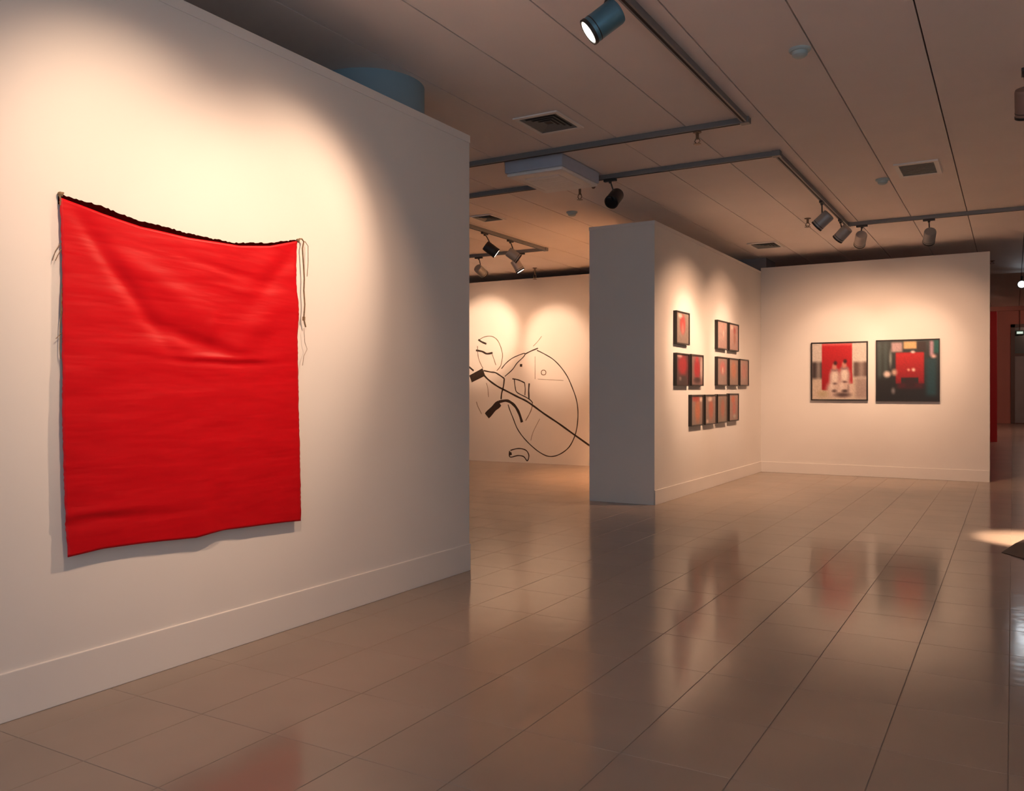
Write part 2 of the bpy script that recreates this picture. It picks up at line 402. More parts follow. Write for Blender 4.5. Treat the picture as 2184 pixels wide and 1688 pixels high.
# far door in the pink wall
dr = thing('door_1', (0.75, 45.0, 0), 'grey glazed door in the far pink wall', 'door')
dr['kind'] = 'structure'
def dbox(n, m, x0, x1, y0, y1, z0, z1, p=None):
    return MB().box(x0, x1, y0, y1, z0, z1).build(n, m, p or dr)
dbox('door_frame', M['doorframe'], -0.82, -0.66, -0.12, 0.0, 0, 4.5)
dbox('door_frame', M['doorframe'], 0.66, 0.82, -0.12, 0.0, 0, 4.5)
dbox('door_frame', M['doorframe'], -0.82, 0.82, -0.12, 0.0, 4.36, 4.5)
dbox('transom_bar', M['doorframe'], -0.66, 0.66, -0.11, 0.0, 3.05, 3.18)
dbox('transom_pane', M['glass'], -0.66, 0.66, -0.06, -0.03, 3.18, 4.36)
lf = dbox('door_leaf', M['doorleaf'], -0.66, 0.0, -0.08, -0.03, 0.02, 3.05)
dbox('door_stile', M['doorframe'], -0.02, 0.02, -0.1, -0.08, 0.02, 3.05, lf)
dbox('door_leaf', M['glass'], 0.02, 0.66, -0.08, -0.03, 0.02, 3.05)
sg = thing('exit_sign', (0.28, 44.7, 4.10), 'small lit green exit sign above the far door', 'sign')
MB().box(-0.16, 0.16, -0.05, 0.05, -0.10, 0.10).build('sign_box', M['signbox'], sg, bevel=0.01)
MB().box(-0.12, 0.12, -0.056, -0.05, -0.05, 0.05).build('sign_face', M['sign'], sg)
MB().tube([(0, 0, 0.12), (0, 0, 1.1)], 0.012).build('sign_rod', M['doorframe'], sg)
ht = thing('hall_fill', (1.2, 35.0, 5.2), 'added unseen round fill light of the far hall', 'light')  # hidden lamp added to give the far hall a weak reddish light
MB().lathe([(0.2, 0), (0.2, -0.05), (0.16, -0.06)], 24).build('fill_body', M['panel'], ht, smooth=True)
hl = bpy.data.lights.new('hall_fill_glow', 'POINT')
hl.energy = 260; hl.color = (1.0, 0.62, 0.48); hl.shadow_soft_size = 0.15
ho = bpy.data.objects.new('hall_fill_glow', hl); C.objects.link(ho); ho.parent = ht; ho.location = (0, 0, -0.25)

# ------------------------------------------------------------------ lighting tracks
def track(name, pts, label):
    r = thing(name, (pts[0][0], pts[0][1], ZC), label, 'track')
    o = (pts[0][0], pts[0][1], 0)
    w, h = 0.026, 0.05
    for (x0, y0), (x1, y1) in zip(pts[:-1], pts[1:]):
        a, b, c, d = min(x0, x1) - w, max(x0, x1) + w, min(y0, y1) - w, max(y0, y1) + w
        rail = MB().box(a, b, c, d, ZC - h, ZC - 0.001).build('rail', M['track'], r, origin=(o[0], o[1], ZC), bevel=0.003)
        s = 0.009
        MB().box(min(x0, x1) - s, max(x0, x1) + s, min(y0, y1) - s, max(y0, y1) + s, ZC - h - 0.0015, ZC - h + 0.001).build('slot', M['slot'], rail, origin=(o[0], o[1], ZC))
    for x, y in pts[1:-1]:
        MB().box(x - 0.042, x + 0.042, y - 0.042, y + 0.042, ZC - h - 0.006, ZC - 0.001).build('corner_connector', M['track'], r, origin=(o[0], o[1], ZC), bevel=0.004)
    return r
track('lighting_track', [(-2.04, -1.5), (-2.04, 7.55), (-9.0, 7.55)], 'nearest grey lighting track bending left in front of the air conditioner')
track('lighting_track', [(-9.0, 8.76), (-2.05, 8.76), (-2.05, 12.99), (5.0, 12.99)], 'long grey lighting track zigzagging from the air conditioner to the right edge')
track('lighting_track', [(-6.78, 9.2), (-6.78, 12.65), (-11.5, 12.65)], 'lighting track in the back room above the wall drawing')

# ------------------------------------------------------------------ spotlights
R_, L_ = 0.078, 0.215
def lamp_meshes(key):
    m = M[key]
    body = MB().lathe([(0.0001, L_ * .55), (R_ * .80, L_ * .55), (R_ * .93, L_ * .53), (R_ * .98, L_ * .48), (R_, L_ * .45), (R_, -L_ * .36)], 40)
    body = body.mesh('body', m, True)
    bez = MB().lathe([(R_ * 1.0, -L_ * .36), (R_ * 1.03, -L_ * .37), (R_ * 1.03, -L_ * .45), (R_ * .90, -L_ * .455), (R_ * .86, -L_ * .40), (R_ * .1, -L_ * .40)], 40).mesh('bezel', M['black'], True)
    return body, bez
LM = {k: lamp_meshes(k) for k in ('lamp', 'lampcool', 'lamppale', 'lampdark', 'lampbrown')}
lens_me = MB().lathe([(R_ * .86, -L_ * .415), (R_ * .84, -L_ * .44), (R_ * .80, -L_ * .45)], 40)
LENS = {k: lens_me.mesh('lens', M[k], True) for k in ('lens', 'lenscool', 'lensoff')}
fin_me = MB().lathe([(R_ * 1.012, 0.003), (R_ * 1.012, -0.003)], 40).mesh('ring', M['black'], True)

def spot(label, mount, c, target, key='lamp', lens='lens', power=SPOT_P, cone=46, blend=0.75, along='y', color=WARM, name='track_spotlight', group=None, ball=0.035, spill=0.10, spill_cone=96, spill_drop=0.75, spill_aim=None):
    """mount: (x, y) on the ceiling; c: centre of the lamp body; target: point it looks at"""
    c, target = Vector(c), Vector(target)
    ax = (target - c).normalized()
    q = ax.to_track_quat('-Z', 'Y')
    top = ZC - 0.052
    r = thing(name, (mount[0], mount[1], top), label, 'spotlight', group)
    lc = c - Vector((mount[0], mount[1], top))
    hx, hy = (0.02, 0.075) if along == 'y' else (0.075, 0.02)
    MB().box(-hx, hx, -hy, hy, -0.028, 0.0).build('adapter', M['lampdark'], r, bevel=0.004)
    MB().lathe([(0.016, -0.026), (0.016, -0.045), (0.008, -0.05)], 16).build('swivel', M['lampdark'], r, smooth=True)
    MB().tube([(0, 0, -0.03), (lc.x * .3, lc.y * .3, -0.06), (lc.x, lc.y, lc.z + R_ * .75)], 0.0085, 10).build('stem', M['lampdark'], r, smooth=True)
    body = place(LM[key][0], 'body', r, lc, q)
    place(fin_me, 'cooling_ring', body, (0, 0, -L_ * .25))
    place(LM[key][1], 'bezel', r, lc, q)
    place(LENS[lens], 'lens', r, lc, q)
    if power:
        l = bpy.data.lights.new('beam', 'SPOT')
        l.energy = power
        l.color = color
        l.spot_size = math.radians(cone)
        l.spot_blend = blend
        l.shadow_soft_size = ball
        o = bpy.data.objects.new('beam', l)
        C.objects.link(o)
        o.parent = r
        o.location = lc + ax * (L_ * .5 + 0.02)
        o.rotation_mode = 'QUATERNION'
        o.rotation_quaternion = q
        if spill:
            l2 = bpy.data.lights.new('spill', 'SPOT')
            l2.energy = power * spill
            l2.color = (color[0], color[1] * .86, color[2] * .76)
            l2.spot_size = math.radians(spill_cone)
            l2.spot_blend = 1.0
            l2.shadow_soft_size = 0.06
            o2 = bpy.data.objects.new('spill', l2)
            C.objects.link(o2)
            o2.parent = r
            o2.location = o.location
            o2.rotation_mode = 'QUATERNION'
            o2.rotation_quaternion = ((Vector(spill_aim) if spill_aim else target + Vector((0, 0, -spill_drop))) - c).to_track_quat('-Z', 'Y')
    return r

# near left wall
spot('large spotlight, cool light put into its colour, at the top aimed at the red cloth', (-2.04, 4.62), (-2.05, 4.52, 3.56), (XW, 3.62, 2.14), 'lampcool', power=SPOT_P * .46, cone=59, blend=0.8, spill=0.70, spill_aim=(XW, 3.3, 1.2))
spot('spotlight nearest the viewer, cool light put into its colour, lighting the left wall', (-2.04, 1.95), (-2.05, 2.05, 3.56), (XW, 2.74, 2.14), 'lampcool', power=SPOT_P * .43, cone=64, blend=0.9, spill=0.30)
# unlit one
spot('black unlit spotlight hanging beside the air conditioner', (-3.87, 8.76), (-3.84, 8.80, 3.585), (-3.85, 7.0, 2.3), 'lampdark', 'lensoff', power=0, along='x')
# thick partition
spot('grey spotlight above the small frames, left one of the pair', (-2.05, 11.12), (-2.05, 11.14, 3.555), (-3.88, 11.35, 2.0), power=SPOT_P * .45, cone=46, spill=1.7)
spot('grey spotlight above the small frames, right one of the pair', (-2.05, 12.45), (-2.05, 12.58, 3.62), (-3.88, 13.2, 1.9), power=SPOT_P * .36, cone=46, spill=1.8)
spot('small spotlight at the track corner tucked behind its neighbour', (-1.85, 12.99), (-1.88, 13.06, 3.60), (-2.6, 15.4, 2.0), 'lamppale', power=SPOT_P * .24, cone=44, along='x', spill=2.4)
spot('brown grey spotlight above the two square photographs', (-0.99, 12.99), (-0.99, 13.06, 3.56), (-1.45, 15.4, 2.0), power=SPOT_P * .24, cone=44, along='x', spill=2.4)
# back room
spot('dark spotlight with lit lens at the near end of the back room track', (-6.78, 10.75), (-6.72, 10.85, 3.55), (-4.78, 12.2, 1.8), 'lampdark', power=330, cone=70, color=(1.0, 0.49, 0.23), spill=0.5)
spot('grey spotlight in the middle of the back room track', (-6.78, 11.5), (-6.74, 11.55, 3.56), (-5.0, 12.9, 2.0), 'lamp', power=330, cone=70, color=(1.0, 0.49, 0.23), spill=0.5)
spot('pale spotlight nearest the corner of the back room track', (-7.25, 12.65), (-7.25, 12.55, 3.56), (-5.6, 13.6, 0.3), 'lamppale', power=250, cone=70, along='x', color=(1.0, 0.49, 0.23), spill=0.5)
spot('spotlight lighting the left of the wall drawing', (-8.55, 12.65), (-8.53, 12.7, 3.55), (-9.35, 14.92, 2.6), power=SPOT_P * .8, cone=44, along='x', color=(1.0, 0.64, 0.42), spill=0.4)
spot('spotlight lighting the right of the wall drawing', (-8.1, 12.65), (-8.08, 12.7, 3.55), (-7.75, 14.92, 2.35), power=SPOT_P * .62, cone=44, along='x', color=(1.0, 0.64, 0.42), spill=0.4)
# spotlights added outside the view, fill light bounced off the right hand wall
for k, yy in enumerate((2.0, 5.0, 8.5, 11.5)):
    spot(['first', 'second', 'third', 'fourth'][k] + ' added fill spotlight along the right hand wall counted from the viewer', (2.6, yy), (2.62, yy, 3.56), (4.6, yy + 0.2, 1.7), power=SPOT_P * .36, cone=64, name='ceiling_spotlight', spill=0)
# right edge
spot('brown spotlight at the upper right edge of the ceiling', (0.075, 7.35), (0.09, 7.37, 3.55), (0.15, 9.6, 0), 'lampbrown', power=SPOT_P * 11.0, cone=16, blend=0.9, spill=0, name='ceiling_spotlight')
spot('glaring white spotlight far off past the right partition', (0.16, 20.4), (0.16, 20.3, 3.63), (0.05, 14.0, 2.6), 'lampdark', 'lenscool', power=6, cone=60, color=(0.85, 0.93, 1.0), ball=0.07, spill=0, name='ceiling_spotlight')
spot('small dark added fill spotlight near the far opening lighting the red room', (-0.9, 22.0), (-0.9, 22.0, 3.6), (-1.6, 27.9, 1.6), 'lampdark', power=160, cone=70, color=(1.0, 0.6, 0.42), name='ceiling_spotlight', spill=0)  # hidden, added to light the space behind the right partition

# ------------------------------------------------------------------ air conditioner cassette
ac = thing('air_conditioner', (-4.28, 8.17, ZC), 'grey ceiling cassette air conditioner with pale panel', 'air conditioner')
MB().box(-0.34, 0.34, -0.45, 0.45, -0.125, -0.001).build('casing', M['cassette'], ac, bevel=0.01)
pn = MB().box(-0.33, 0.33, -0.43, 0.44, -0.160, -0.122).build('panel', M['panel'], ac, bevel=0.018)
MB().box(-0.2, 0.2, -0.26, 0.26, -0.166, -0.155).build('intake_grille', M['vent'], pn, bevel=0.004)
for s in (-1, 1):
    MB().box(s * 0.285 - 0.025, s * 0.285 + 0.025, -0.32, 0.32, -0.162, -0.157).build('outlet', M['vent'], pn)
for i in range(7):
    MB().box(-0.19, 0.19, -0.235 + i * 0.078, -0.23 + i * 0.078, -0.168, -0.164).build('grille_line', M['vent'], pn)
MB().lathe([(0.028, 0), (0.028, -0.03), (0.012, -0.05)], 16).build('indicator', M['brass'], ac, smooth=True).location = (0.27, 0.45, -0.12)

# ------------------------------------------------------------------ ceiling vents
def diffuser(x0, x1, y0, y1, label):
    cx, cy_, w, d = (x0 + x1) / 2, (y0 + y1) / 2, (x1 - x0) / 2, (y1 - y0) / 2
    r = thing('ceiling_vent', (cx, cy_, ZC), label, 'vent')
    def ring(name, a, b, z0, z1, m, slope=0.0):
        mb = MB()
        o = [(-w * a, -d * a), (w * a, -d * a), (w * a, d * a), (-w * a, d * a)]
        i = [(-w * b, -d * b), (w * b, -d * b), (w * b, d * b), (-w * b, d * b)]
        mb.v = [(x, y, z0 + slope) for x, y in o] + [(x, y, z0) for x, y in i] + [(x, y, z1 + slope) for x, y in o] + [(x, y, z1) for x, y in i]
        for k in range(4):
            j = (k + 1) % 4
            mb.f += [(k, j, 4 + j, 4 + k), (8 + k, 12 + k, 12 + j, 8 + j), (k, 8 + k, 8 + j, j), (4 + k, 4 + j, 12 + j, 12 + k)]
        return mb.build(name, m, r)
    MB().box(-w * .95, w * .95, -d * .95, d * .95, -0.003, -0.001).build('backing', M['ventin'], r)
    ring('vent_frame', 1.0, 0.84, -0.016, -0.004, M['vent'])
    for a in (0.80, 0.62, 0.44, 0.26):
        ring('louver', a, a - 0.11, -0.005, -0.002, M['louver'], slope=-0.010)
    return r
diffuser(-3.82, -3.38, 6.52, 7.06, 'square louvred ceiling vent above the end of the left wall')
diffuser(-6.48, -6.12, 9.85, 10.27, 'small square vent in the ceiling of the back room')
diffuser(-3.74, -3.28, 13.95, 14.55, 'ceiling vent seen edge on above the small frames')
gr = thing('ceiling_vent', (-0.885, 10.21, ZC), 'white framed dark slotted vent in the right part of the ceiling', 'vent')
MB().box(-0.18, 0.18, -0.27, 0.27, -0.003, -0.001).build('backing', M['ventin'], gr)
for a, b, c, d in ((-0.215, -0.17, -0.31, 0.31), (0.17, 0.215, -0.31, 0.31), (-0.17, 0.17, -0.31, -0.255), (-0.17, 0.17, 0.255, 0.31)):
    MB().box(a, b, c, d, -0.016, -0.001).build('vent_frame', M['vent'], gr)
for i in range(9):
    y = -0.235 + i * 0.0585
    MB().poly([(-0.17, y, -0.004), (0.17, y, -0.004), (0.17, y + 0.03, -0.014), (-0.17, y + 0.03, -0.014)])
    mb = MB(); mb.box(-0.17, 0.17, y, y + 0.022, -0.012, -0.008); mb.build('slat', M['louver'], gr)

# ------------------------------------------------------------------ detectors and sprinklers
def detector(x, y, label):
    r = thing('smoke_detector', (x, y, ZC), label, 'smoke detector')
    MB().lathe([(0.075, 0), (0.075, -0.012), (0.068, -0.02)], 28).build('base', M['det'], r, smooth=True)
    MB().lathe([(0.055, -0.018), (0.052, -0.045), (0.035, -0.058), (0.001, -0.06)], 28).build('chamber', M['det'], r, smooth=True)
    return r
detector(-1.30, 6.24, 'pale smoke detector nearest the viewer beside a ceiling joint')
detector(-1.28, 10.53, 'smoke detector beside the white framed slotted vent')
detector(-5.12, 10.32, 'smoke detector beyond the air conditioner')
def sprinkler(x, y, label, drop=0.1, s=1.0):
    r = thing('sprinkler', (x, y, ZC), label, 'sprinkler')
    MB().lathe([(0.03 * s, 0), (0.028 * s, -0.008), (0.011 * s, -0.012), (0.011 * s, -drop * .6)], 16).build('pipe', M['brass'], r, smooth=True)
    MB().tube([(0.011 * s, 0, -drop * .55), (0.02 * s, 0, -drop * .78), (0.004, 0, -drop)], 0.004 * s, 6).build('yoke_arm', M['brass'], r)
    MB().tube([(-0.011 * s, 0, -drop * .55), (-0.02 * s, 0, -drop * .78), (-0.004, 0, -drop)], 0.004 * s, 6).build('yoke_arm', M['brass'], r)
    MB().lathe([(0.028 * s, -drop), (0.028 * s, -drop - 0.004)], 14).build('deflector', M['brass'], r)
    return r
sprinkler(-2.54, 7.75, 'sprinkler head between the two nearest lighting tracks', 0.11, 1.3)
sprinkler(-4.42, 9.12, 'sprinkler head just behind the air conditioner', 0.15, 1.3)
sprinkler(-2.47, 12.37, 'sprinkler head left of the pair of grey spotlights', 0.12, 1.5)
sprinkler(-0.33, 18.1, 'small sprinkler above the end of the right partition', 0.05, 1.6)
sprinkler(-8.05, 14.6, 'small sprinkler in front of the wall drawing near the ceiling', 0.22, 1.5)

# ------------------------------------------------------------------ red cloth
def interp(pl, t, key=0, val=1):
    """value along a polyline of (a, b) at fraction t of the a range, smoothed"""
    a0, a1 = pl[0][0], pl[-1][0]
    a = a0 + (a1 - a0) * t
    for p, q in zip(pl[:-1], pl[1:]):
        if a <= q[0] + 1e-9:
            s = (a - p[0]) / (q[0] - p[0]) if q[0] != p[0] else 0
            return p[1] + (q[1] - p[1]) * s
    return pl[-1][1]
LEFT = [(-z, y) for y, z in CL_LEFT]
RIGHT = [(-z, y) for y, z in CL_RIGHT]
rc = thing('red_cloth', (XW, 3.05, 0.65), 'large bright red cloth hung by its top corners on the left wall', 'cloth')
def g(u, v, u0, v0, ang, lu, lv):
    c_, s_ = math.cos(ang), math.sin(ang)
    a, b = (u - u0) * c_ + (v - v0) * s_, -(u - u0) * s_ + (v - v0) * c_
    return math.exp(-(a / lu) ** 2 - (b / lv) ** 2)
def relief(u, v):
    d = 0.022 + 0.030 * math.sin(math.pi * min(1, u)) * math.exp(-v * 5) + 0.018 * v
    d += -0.016 * g(u, v, 0.22, 0.20, 0.80, 0.22, 0.030)
    d += -0.014 * g(u, v, 0.50, 0.345, 0.25, 0.20, 0.026)
    d += 0.012 * g(u, v, 0.40, 0.20, 0.45, 0.22, 0.05)
    d += -0.010 * g(u, v, 0.88, 0.11, -0.6, 0.16, 0.04)
    d += 0.008 * g(u, v, 0.80, 0.28, -0.5, 0.16, 0.05)
    d += 0.007 * g(u, v, 0.62, 0.40, 0.03, 0.22, 0.010) - 0.007 * g(u, v, 0.62, 0.418, 0.03, 0.22, 0.010)
    d += 0.006 * g(u, v, 0.56, 0.30, 1.5, 0.05, 0.02)
    d += -0.006 * g(u, v, 0.66, 0.10, 0.15, 0.20, 0.016) + 0.005 * g(u, v, 0.7, 0.16, 0.12, 0.2, 0.016)
    d += 0.006 * g(u, v, 0.1, 0.885, 0.0, 0.25, 0.016) - 0.006 * g(u, v, 0.1, 0.91, 0.0, 0.25, 0.016)
    d += 0.012 * g(u, v, 0.53, 1.0, 1.5, 0.14, 0.06) - 0.010 * g(u, v, 0.62, 1.0, 1.45, 0.14, 0.05)
    d += 0.0013 * math.sin(9 * u + 27 * v + 2 * math.sin(5 * u)) * math.exp(-v * 2.5) + 0.0005 * math.sin(4 * u - 61 * v + 3 * math.sin(6 * u))
    d += 0.0012 * math.sin(23 * u + 12 * v)
    for k_, (fu, fv, ph, a_) in enumerate(((6, 40, .3, .0011), (11, -52, 1.7, .0008), (3, 75, 2.9, .0006), (17, 33, 4.1, .0005), (8, 110, .8, .0003))):
        d += a_ * math.sin(fu * u + fv * v + ph + 2.2 * math.sin(4.3 * u + 3 * k_)) * (0.35 + 0.65 * math.exp(-((v - .3) / .25) ** 2))
    return max(0.008, d)
NU, NV = 90, 130
mb = MB()
for j in range(NV + 1):
    v = j / NV
    yl, yr = interp(LEFT, v), interp(RIGHT, v)
    for i in range(NU + 1):
        u = i / NU
        zt, zb = interp(CL_TOP, u), interp(CL_BOT, u)
        fr = 0.0015 * math.sin(j * 1.7 + 3 * math.sin(j * .37)) * (u < .001 or u > .999)
        mb.v.append((XW + relief(u, v), yl + (yr - yl) * u + fr, zt + (zb - zt) * v))
for j in range(NV):
    for i in range(NU):
        a = j * (NU + 1) + i
        mb.f.append((a, a + NU + 1, a + NU + 2, a + 1))
cl = mb.build('cloth_panel', M['cloth'], rc, smooth=False, origin=(XW, 3.05, 0.65))
cl.data.polygons.foreach_set('use_smooth', [True] * len(cl.data.polygons))
sol = cl.modifiers.new('thickness', 'SOLIDIFY')
sol.thickness = 0.0025
# dark ragged strip showing above the sagging edge
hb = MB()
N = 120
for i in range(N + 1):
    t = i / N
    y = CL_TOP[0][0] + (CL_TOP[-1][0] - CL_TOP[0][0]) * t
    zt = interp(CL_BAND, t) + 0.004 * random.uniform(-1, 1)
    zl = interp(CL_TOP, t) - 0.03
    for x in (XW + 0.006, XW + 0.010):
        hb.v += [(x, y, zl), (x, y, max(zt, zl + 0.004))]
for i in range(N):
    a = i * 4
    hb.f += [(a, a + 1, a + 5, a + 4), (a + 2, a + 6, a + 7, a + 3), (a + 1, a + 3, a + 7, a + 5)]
hb.build('edge_strip', M['edge_strip'], rc, origin=(XW, 3.05, 0.65))['label'] = 'dark ragged strip behind the sagging top edge'
for r, pts in THREADS:
    P = [(XW + 0.02, y, z) for y, z in pts]
    MB().tube(P, r, 6).build('cord', M['cord'], rc, smooth=True, origin=(XW, 3.05, 0.65))
for y, z in ((2.30, 2.318), (3.79, 2.336)):
    MB().lathe([(0.001, 0.012), (0.010, 0.008), (0.013, 0), (0.009, -0.009), (0.001, -0.012)], 12, Matrix.Translation((XW + 0.016, y, z))).build('knot', M['cord'], rc, smooth=True, origin=(XW, 3.05, 0.65))
    MB().lathe([(0.004, 0.0), (0.004, -0.03)], 10, Matrix.Translation((XW + 0.022, y, z)) @ Matrix.Rotation(math.pi / 2, 4, 'Y')).build('nail', M['brass'], rc, origin=(XW, 3.05, 0.65))

# ------------------------------------------------------------------ line drawing painted on the far wall
YM = 14.92
wd = thing('wall_drawing', (-8.4, YM, 0.0), 'black brush line drawing of a large beaked head on the far wall', 'drawing')
def smooth_pts(pts, n=6):
    if len(pts) < 3:
        return [Vector((p[0], 0, p[1])) for p in pts]
    P = [Vector((p[0], 0, p[1])) for p in pts]
    out = []
    for i in range(len(P) - 1):
        p0, p1, p2, p3 = P[max(i - 1, 0)], P[i], P[i + 1], P[min(i + 2, len(P) - 1)]
        for k in range(n):
            t = k / n
            out.append(0.5 * ((2 * p1) + (-p0 + p2) * t + (2 * p0 - 5 * p1 + 4 * p2 - p3) * t * t + (-p0 + 3 * p1 - 3 * p2 + p3) * t ** 3))
    out.append(P[-1])
    return out
for kind, w, pts in STROKES:
    P = smooth_pts(pts)
    n = len(P)
    mb = MB()
    for i, p in enumerate(P):
        t = (P[min(i + 1, n - 1)] - P[max(i - 1, 0)]).normalized()
        s = Vector((-t.z, 0, t.x)) * (w / 2) * (0.95 + 0.08 * math.sin(i * 0.9))
        for y in (YM - 0.003, YM):
            mb.v += [(p.x - s.x, y, p.z - s.z), (p.x + s.x, y, p.z + s.z)]
    for i in range(n - 1):
        a, b = i * 4, i * 4 + 4
        mb.f += [(a, a + 1, b + 1, b), (a, b, b + 2, a + 2), (a + 1, a + 3, b + 3, b + 1)]
    mb.f += [(0, 2, 3, 1), ((n - 1) * 4, (n - 1) * 4 + 1, (n - 1) * 4 + 3, (n - 1) * 4 + 2)]
    mb.build('brush_stroke', M['paint'] if kind == 'b' else M['paintthin'], wd, origin=(-8.4, YM, 0))

# ------------------------------------------------------------------ framed pictures
PM = attr_mat('photo_print', 0.4)
def mixc(a, b, t):
    t = max(0, min(1, t))
    return tuple(x + (y - x) * t for x, y in zip(a, b))
def ell(u, v, cu, cv, ru, rv, soft=0.25):
    d = math.hypot((u - cu) / ru, (v - cv) / rv)
    return max(0, min(1, (1 + soft - d) / (2 * soft)))
def rect(u, v, u0, u1, v0, v1, s=0.02):
    f = lambda x: max(0, min(1, x / s + .5))
    return f(u - u0) * f(u1 - u) * f(v - v0) * f(v1 - v)
def hashn(i, j, s):
    x = math.sin(i * 12.9898 + j * 78.233 + s * 37.7) * 43758.5453
    return x - math.floor(x)

def framed(name, loc, rot, w, h, fn, label, border=0.018, depth=0.045, nx=36, ny=36, seed=0, group=None):
    """local x: to the right along the wall, local z: up, local -y: out of the wall; loc is the bottom centre on the wall"""
    r = thing(name, loc, label, 'picture', group)
    r.rotation_euler = (0, 0, rot)
    mb = MB()
    o = [(-w / 2, 0), (w / 2, 0), (w / 2, h), (-w / 2, h)]
    i = [(-w / 2 + border, border), (w / 2 - border, border), (w / 2 - border, h - border), (-w / 2 + border, h - border)]
    mb.v = [(x, 0, z) for x, z in o] + [(x, -depth, z) for x, z in o] + [(x, -depth, z) for x, z in i] + [(x, -depth + 0.012, z) for x, z in i]
    for k in range(4):
        j = (k + 1) % 4
        mb.f += [(k, j, 4 + j, 4 + k), (4 + k, 4 + j, 8 + j, 8 + k), (8 + k, 8 + j, 12 + j, 12 + k)]
    mb.f.append((3, 2, 1, 0))
    mb.build('frame', M['frame'], r)
    pv, pf, cols = [], [], []
    iw, ih = w - 2 * border, h - 2 * border
    for b in range(ny + 1):
        for a in range(nx + 1):
            u, v = a / nx, b / ny
            pv.append((-iw / 2 + iw * u, -depth + 0.011, border + ih * (1 - v)))
            c = fn(u, v)
            n = 1 + 0.10 * (hashn(a, b, seed) - .5)
            cols.append((*(x * 0.72 for x in lin(tuple(min(255, x * n) for x in c))), 1))
    for b in range(ny):
        for a in range(nx):
            k = b * (nx + 1) + a
            pf.append((k, k + nx + 1, k + nx + 2, k + 1))
    me = bpy.data.meshes.new('print')
    me.from_pydata(pv, [], pf)
    at = me.color_attributes.new('print', 'FLOAT_COLOR', 'POINT')
    at.data.foreach_set('color', [x for c in cols for x in c])
    me.materials.append(PM)
    place(me, 'print', r)
    return r

def pic_two_figures(u, v):
    c = (222, 212, 202)
    c = mixc(c, (214, 196, 178), rect(u, v, -1, 2, .62, 2, .06))
    c = mixc(c, (66, 56, 56), rect(u, v, -1, .2, .33, .63, .06) * (.75 + .25 * math.sin(40 * u)))
    c = mixc(c, (104, 82, 76), rect(u, v, .76, 2, .34, .60, .05) * (.8 + .2 * math.sin(33 * u)))
    c = mixc(c, (160, 138, 132), rect(u, v, .80, 2, .62, .98, .08) * .8)
    edge = .74 + .04 * max(0, v - .5)
    red = rect(u, v, .18, edge, .03, .78 + .06 * math.sin(6 * u), .02)
    c = mixc(c, mixc((206, 30, 38), (150, 14, 22), v * .9), red)
    c = mixc(c, (225, 90, 90), rect(u, v, .18, .74, .0, .045, .015))
    for cu, dv in ((.42, .03), (.60, .0)):
        c = mixc(c, (204, 172, 164), ell(u, v, cu, .58 + dv, .105, .17, .25))
        c = mixc(c, (220, 196, 184), ell(u, v, cu, .82, .155, .16, .3))
        c = mixc(c, (240, 226, 214), ell(u, v, cu, .57 + dv, .055, .10, .35))
        c = mixc(c, (150, 120, 122), ell(u, v, cu, .45 + dv, .06, .022, .6))
        c = mixc(c, (214, 146, 130), ell(u, v, cu - .005, .385 + dv, .042, .06, .35))
        c = mixc(c, (70, 30, 30), ell(u, v, cu + .012, .325 + dv, .032, .036, .5))
        c = mixc(c, (112, 84, 84), ell(u, v, cu, .69 + dv, .05, .016, .6))
        c = mixc(c, (240, 226, 216), ell(u, v, cu - .05, .76, .03, .08, .6) * .7)
        c = mixc(c, (84, 66, 66), ell(u, v, cu + .01, .85, .055, .025, .6))
        c = mixc(c, (150, 128, 124), ell(u, v, cu + .07, .80, .02, .07, .6) * .7)
    c = mixc(c, (92, 72, 70), ell(u, v, .57, .92, .13, .04, .6))
    c = mixc(c, (186, 168, 128), ell(u, v, .2, .90, .10, .06, .6) * .6)
    return c
def pic_red_sheet(u, v):
    c = mixc((60, 66, 66), (34, 32, 31), v * 1.3)
    c = mixc(c, (84, 106, 100), rect(u, v, .02, .17, .02, .62, .1) * (.55 + .3 * math.sin(50 * u)))
    c = mixc(c, (36, 76, 84), rect(u, v, .80, .97, .30, .92, .08) * .9)
    c = mixc(c, (20, 96, 90), rect(u, v, .92, 1.1, .0, .22, .04))
    c = mixc(c, (196, 160, 176), rect(u, v, .86, .92, .02, .26, .04))
    c = mixc(c, (200, 170, 170), rect(u, v, .24, .42, .03, .19, .04))
    c = mixc(c, (238, 196, 138), rect(u, v, .44, .65, .02, .14, .03))
    c = mixc(c, (58, 44, 40), rect(u, v, .66, .8, .03, .2, .03))
    c = mixc(c, mixc((200, 34, 34), (120, 18, 26), (v - .25) * 1.5), rect(u, v, .31, .77, .20, .62 + .10 * (abs(u - .54) > .14), .025))
    c = mixc(c, (92, 22, 30), rect(u, v, .34, .76, .70, .80, .06) * .7)
    c = mixc(c, (54, 26, 28), rect(u, v, .47, .62, .63, .78, .04))
    c = mixc(c, (240, 170, 150), ell(u, v, .52, .49, .022, .022, .6))
    c = mixc(c, (255, 214, 196), ell(u, v, .60, .49, .028, .028, .6))
    c = mixc(c, (240, 220, 214), ell(u, v, .59, .195, .035, .022, .5))
    c = mixc(c, (160, 168, 160), ell(u, v, .225, .30, .022, .13, .6) * .8)
    c = mixc(c, (242, 218, 206), ell(u, v, .17, .56, .055, .05, .5))
    c = mixc(c, (214, 176, 158), ell(u, v, .29, .53, .045, .05, .6))
    c = mixc(c, (150, 146, 150), ell(u, v, .27, .84, .03, .05, .6) * .8)
    c = mixc(c, (232, 190, 186), ell(u, v, .92, .27, .04, .03, .6))
    return c
YR = 15.4
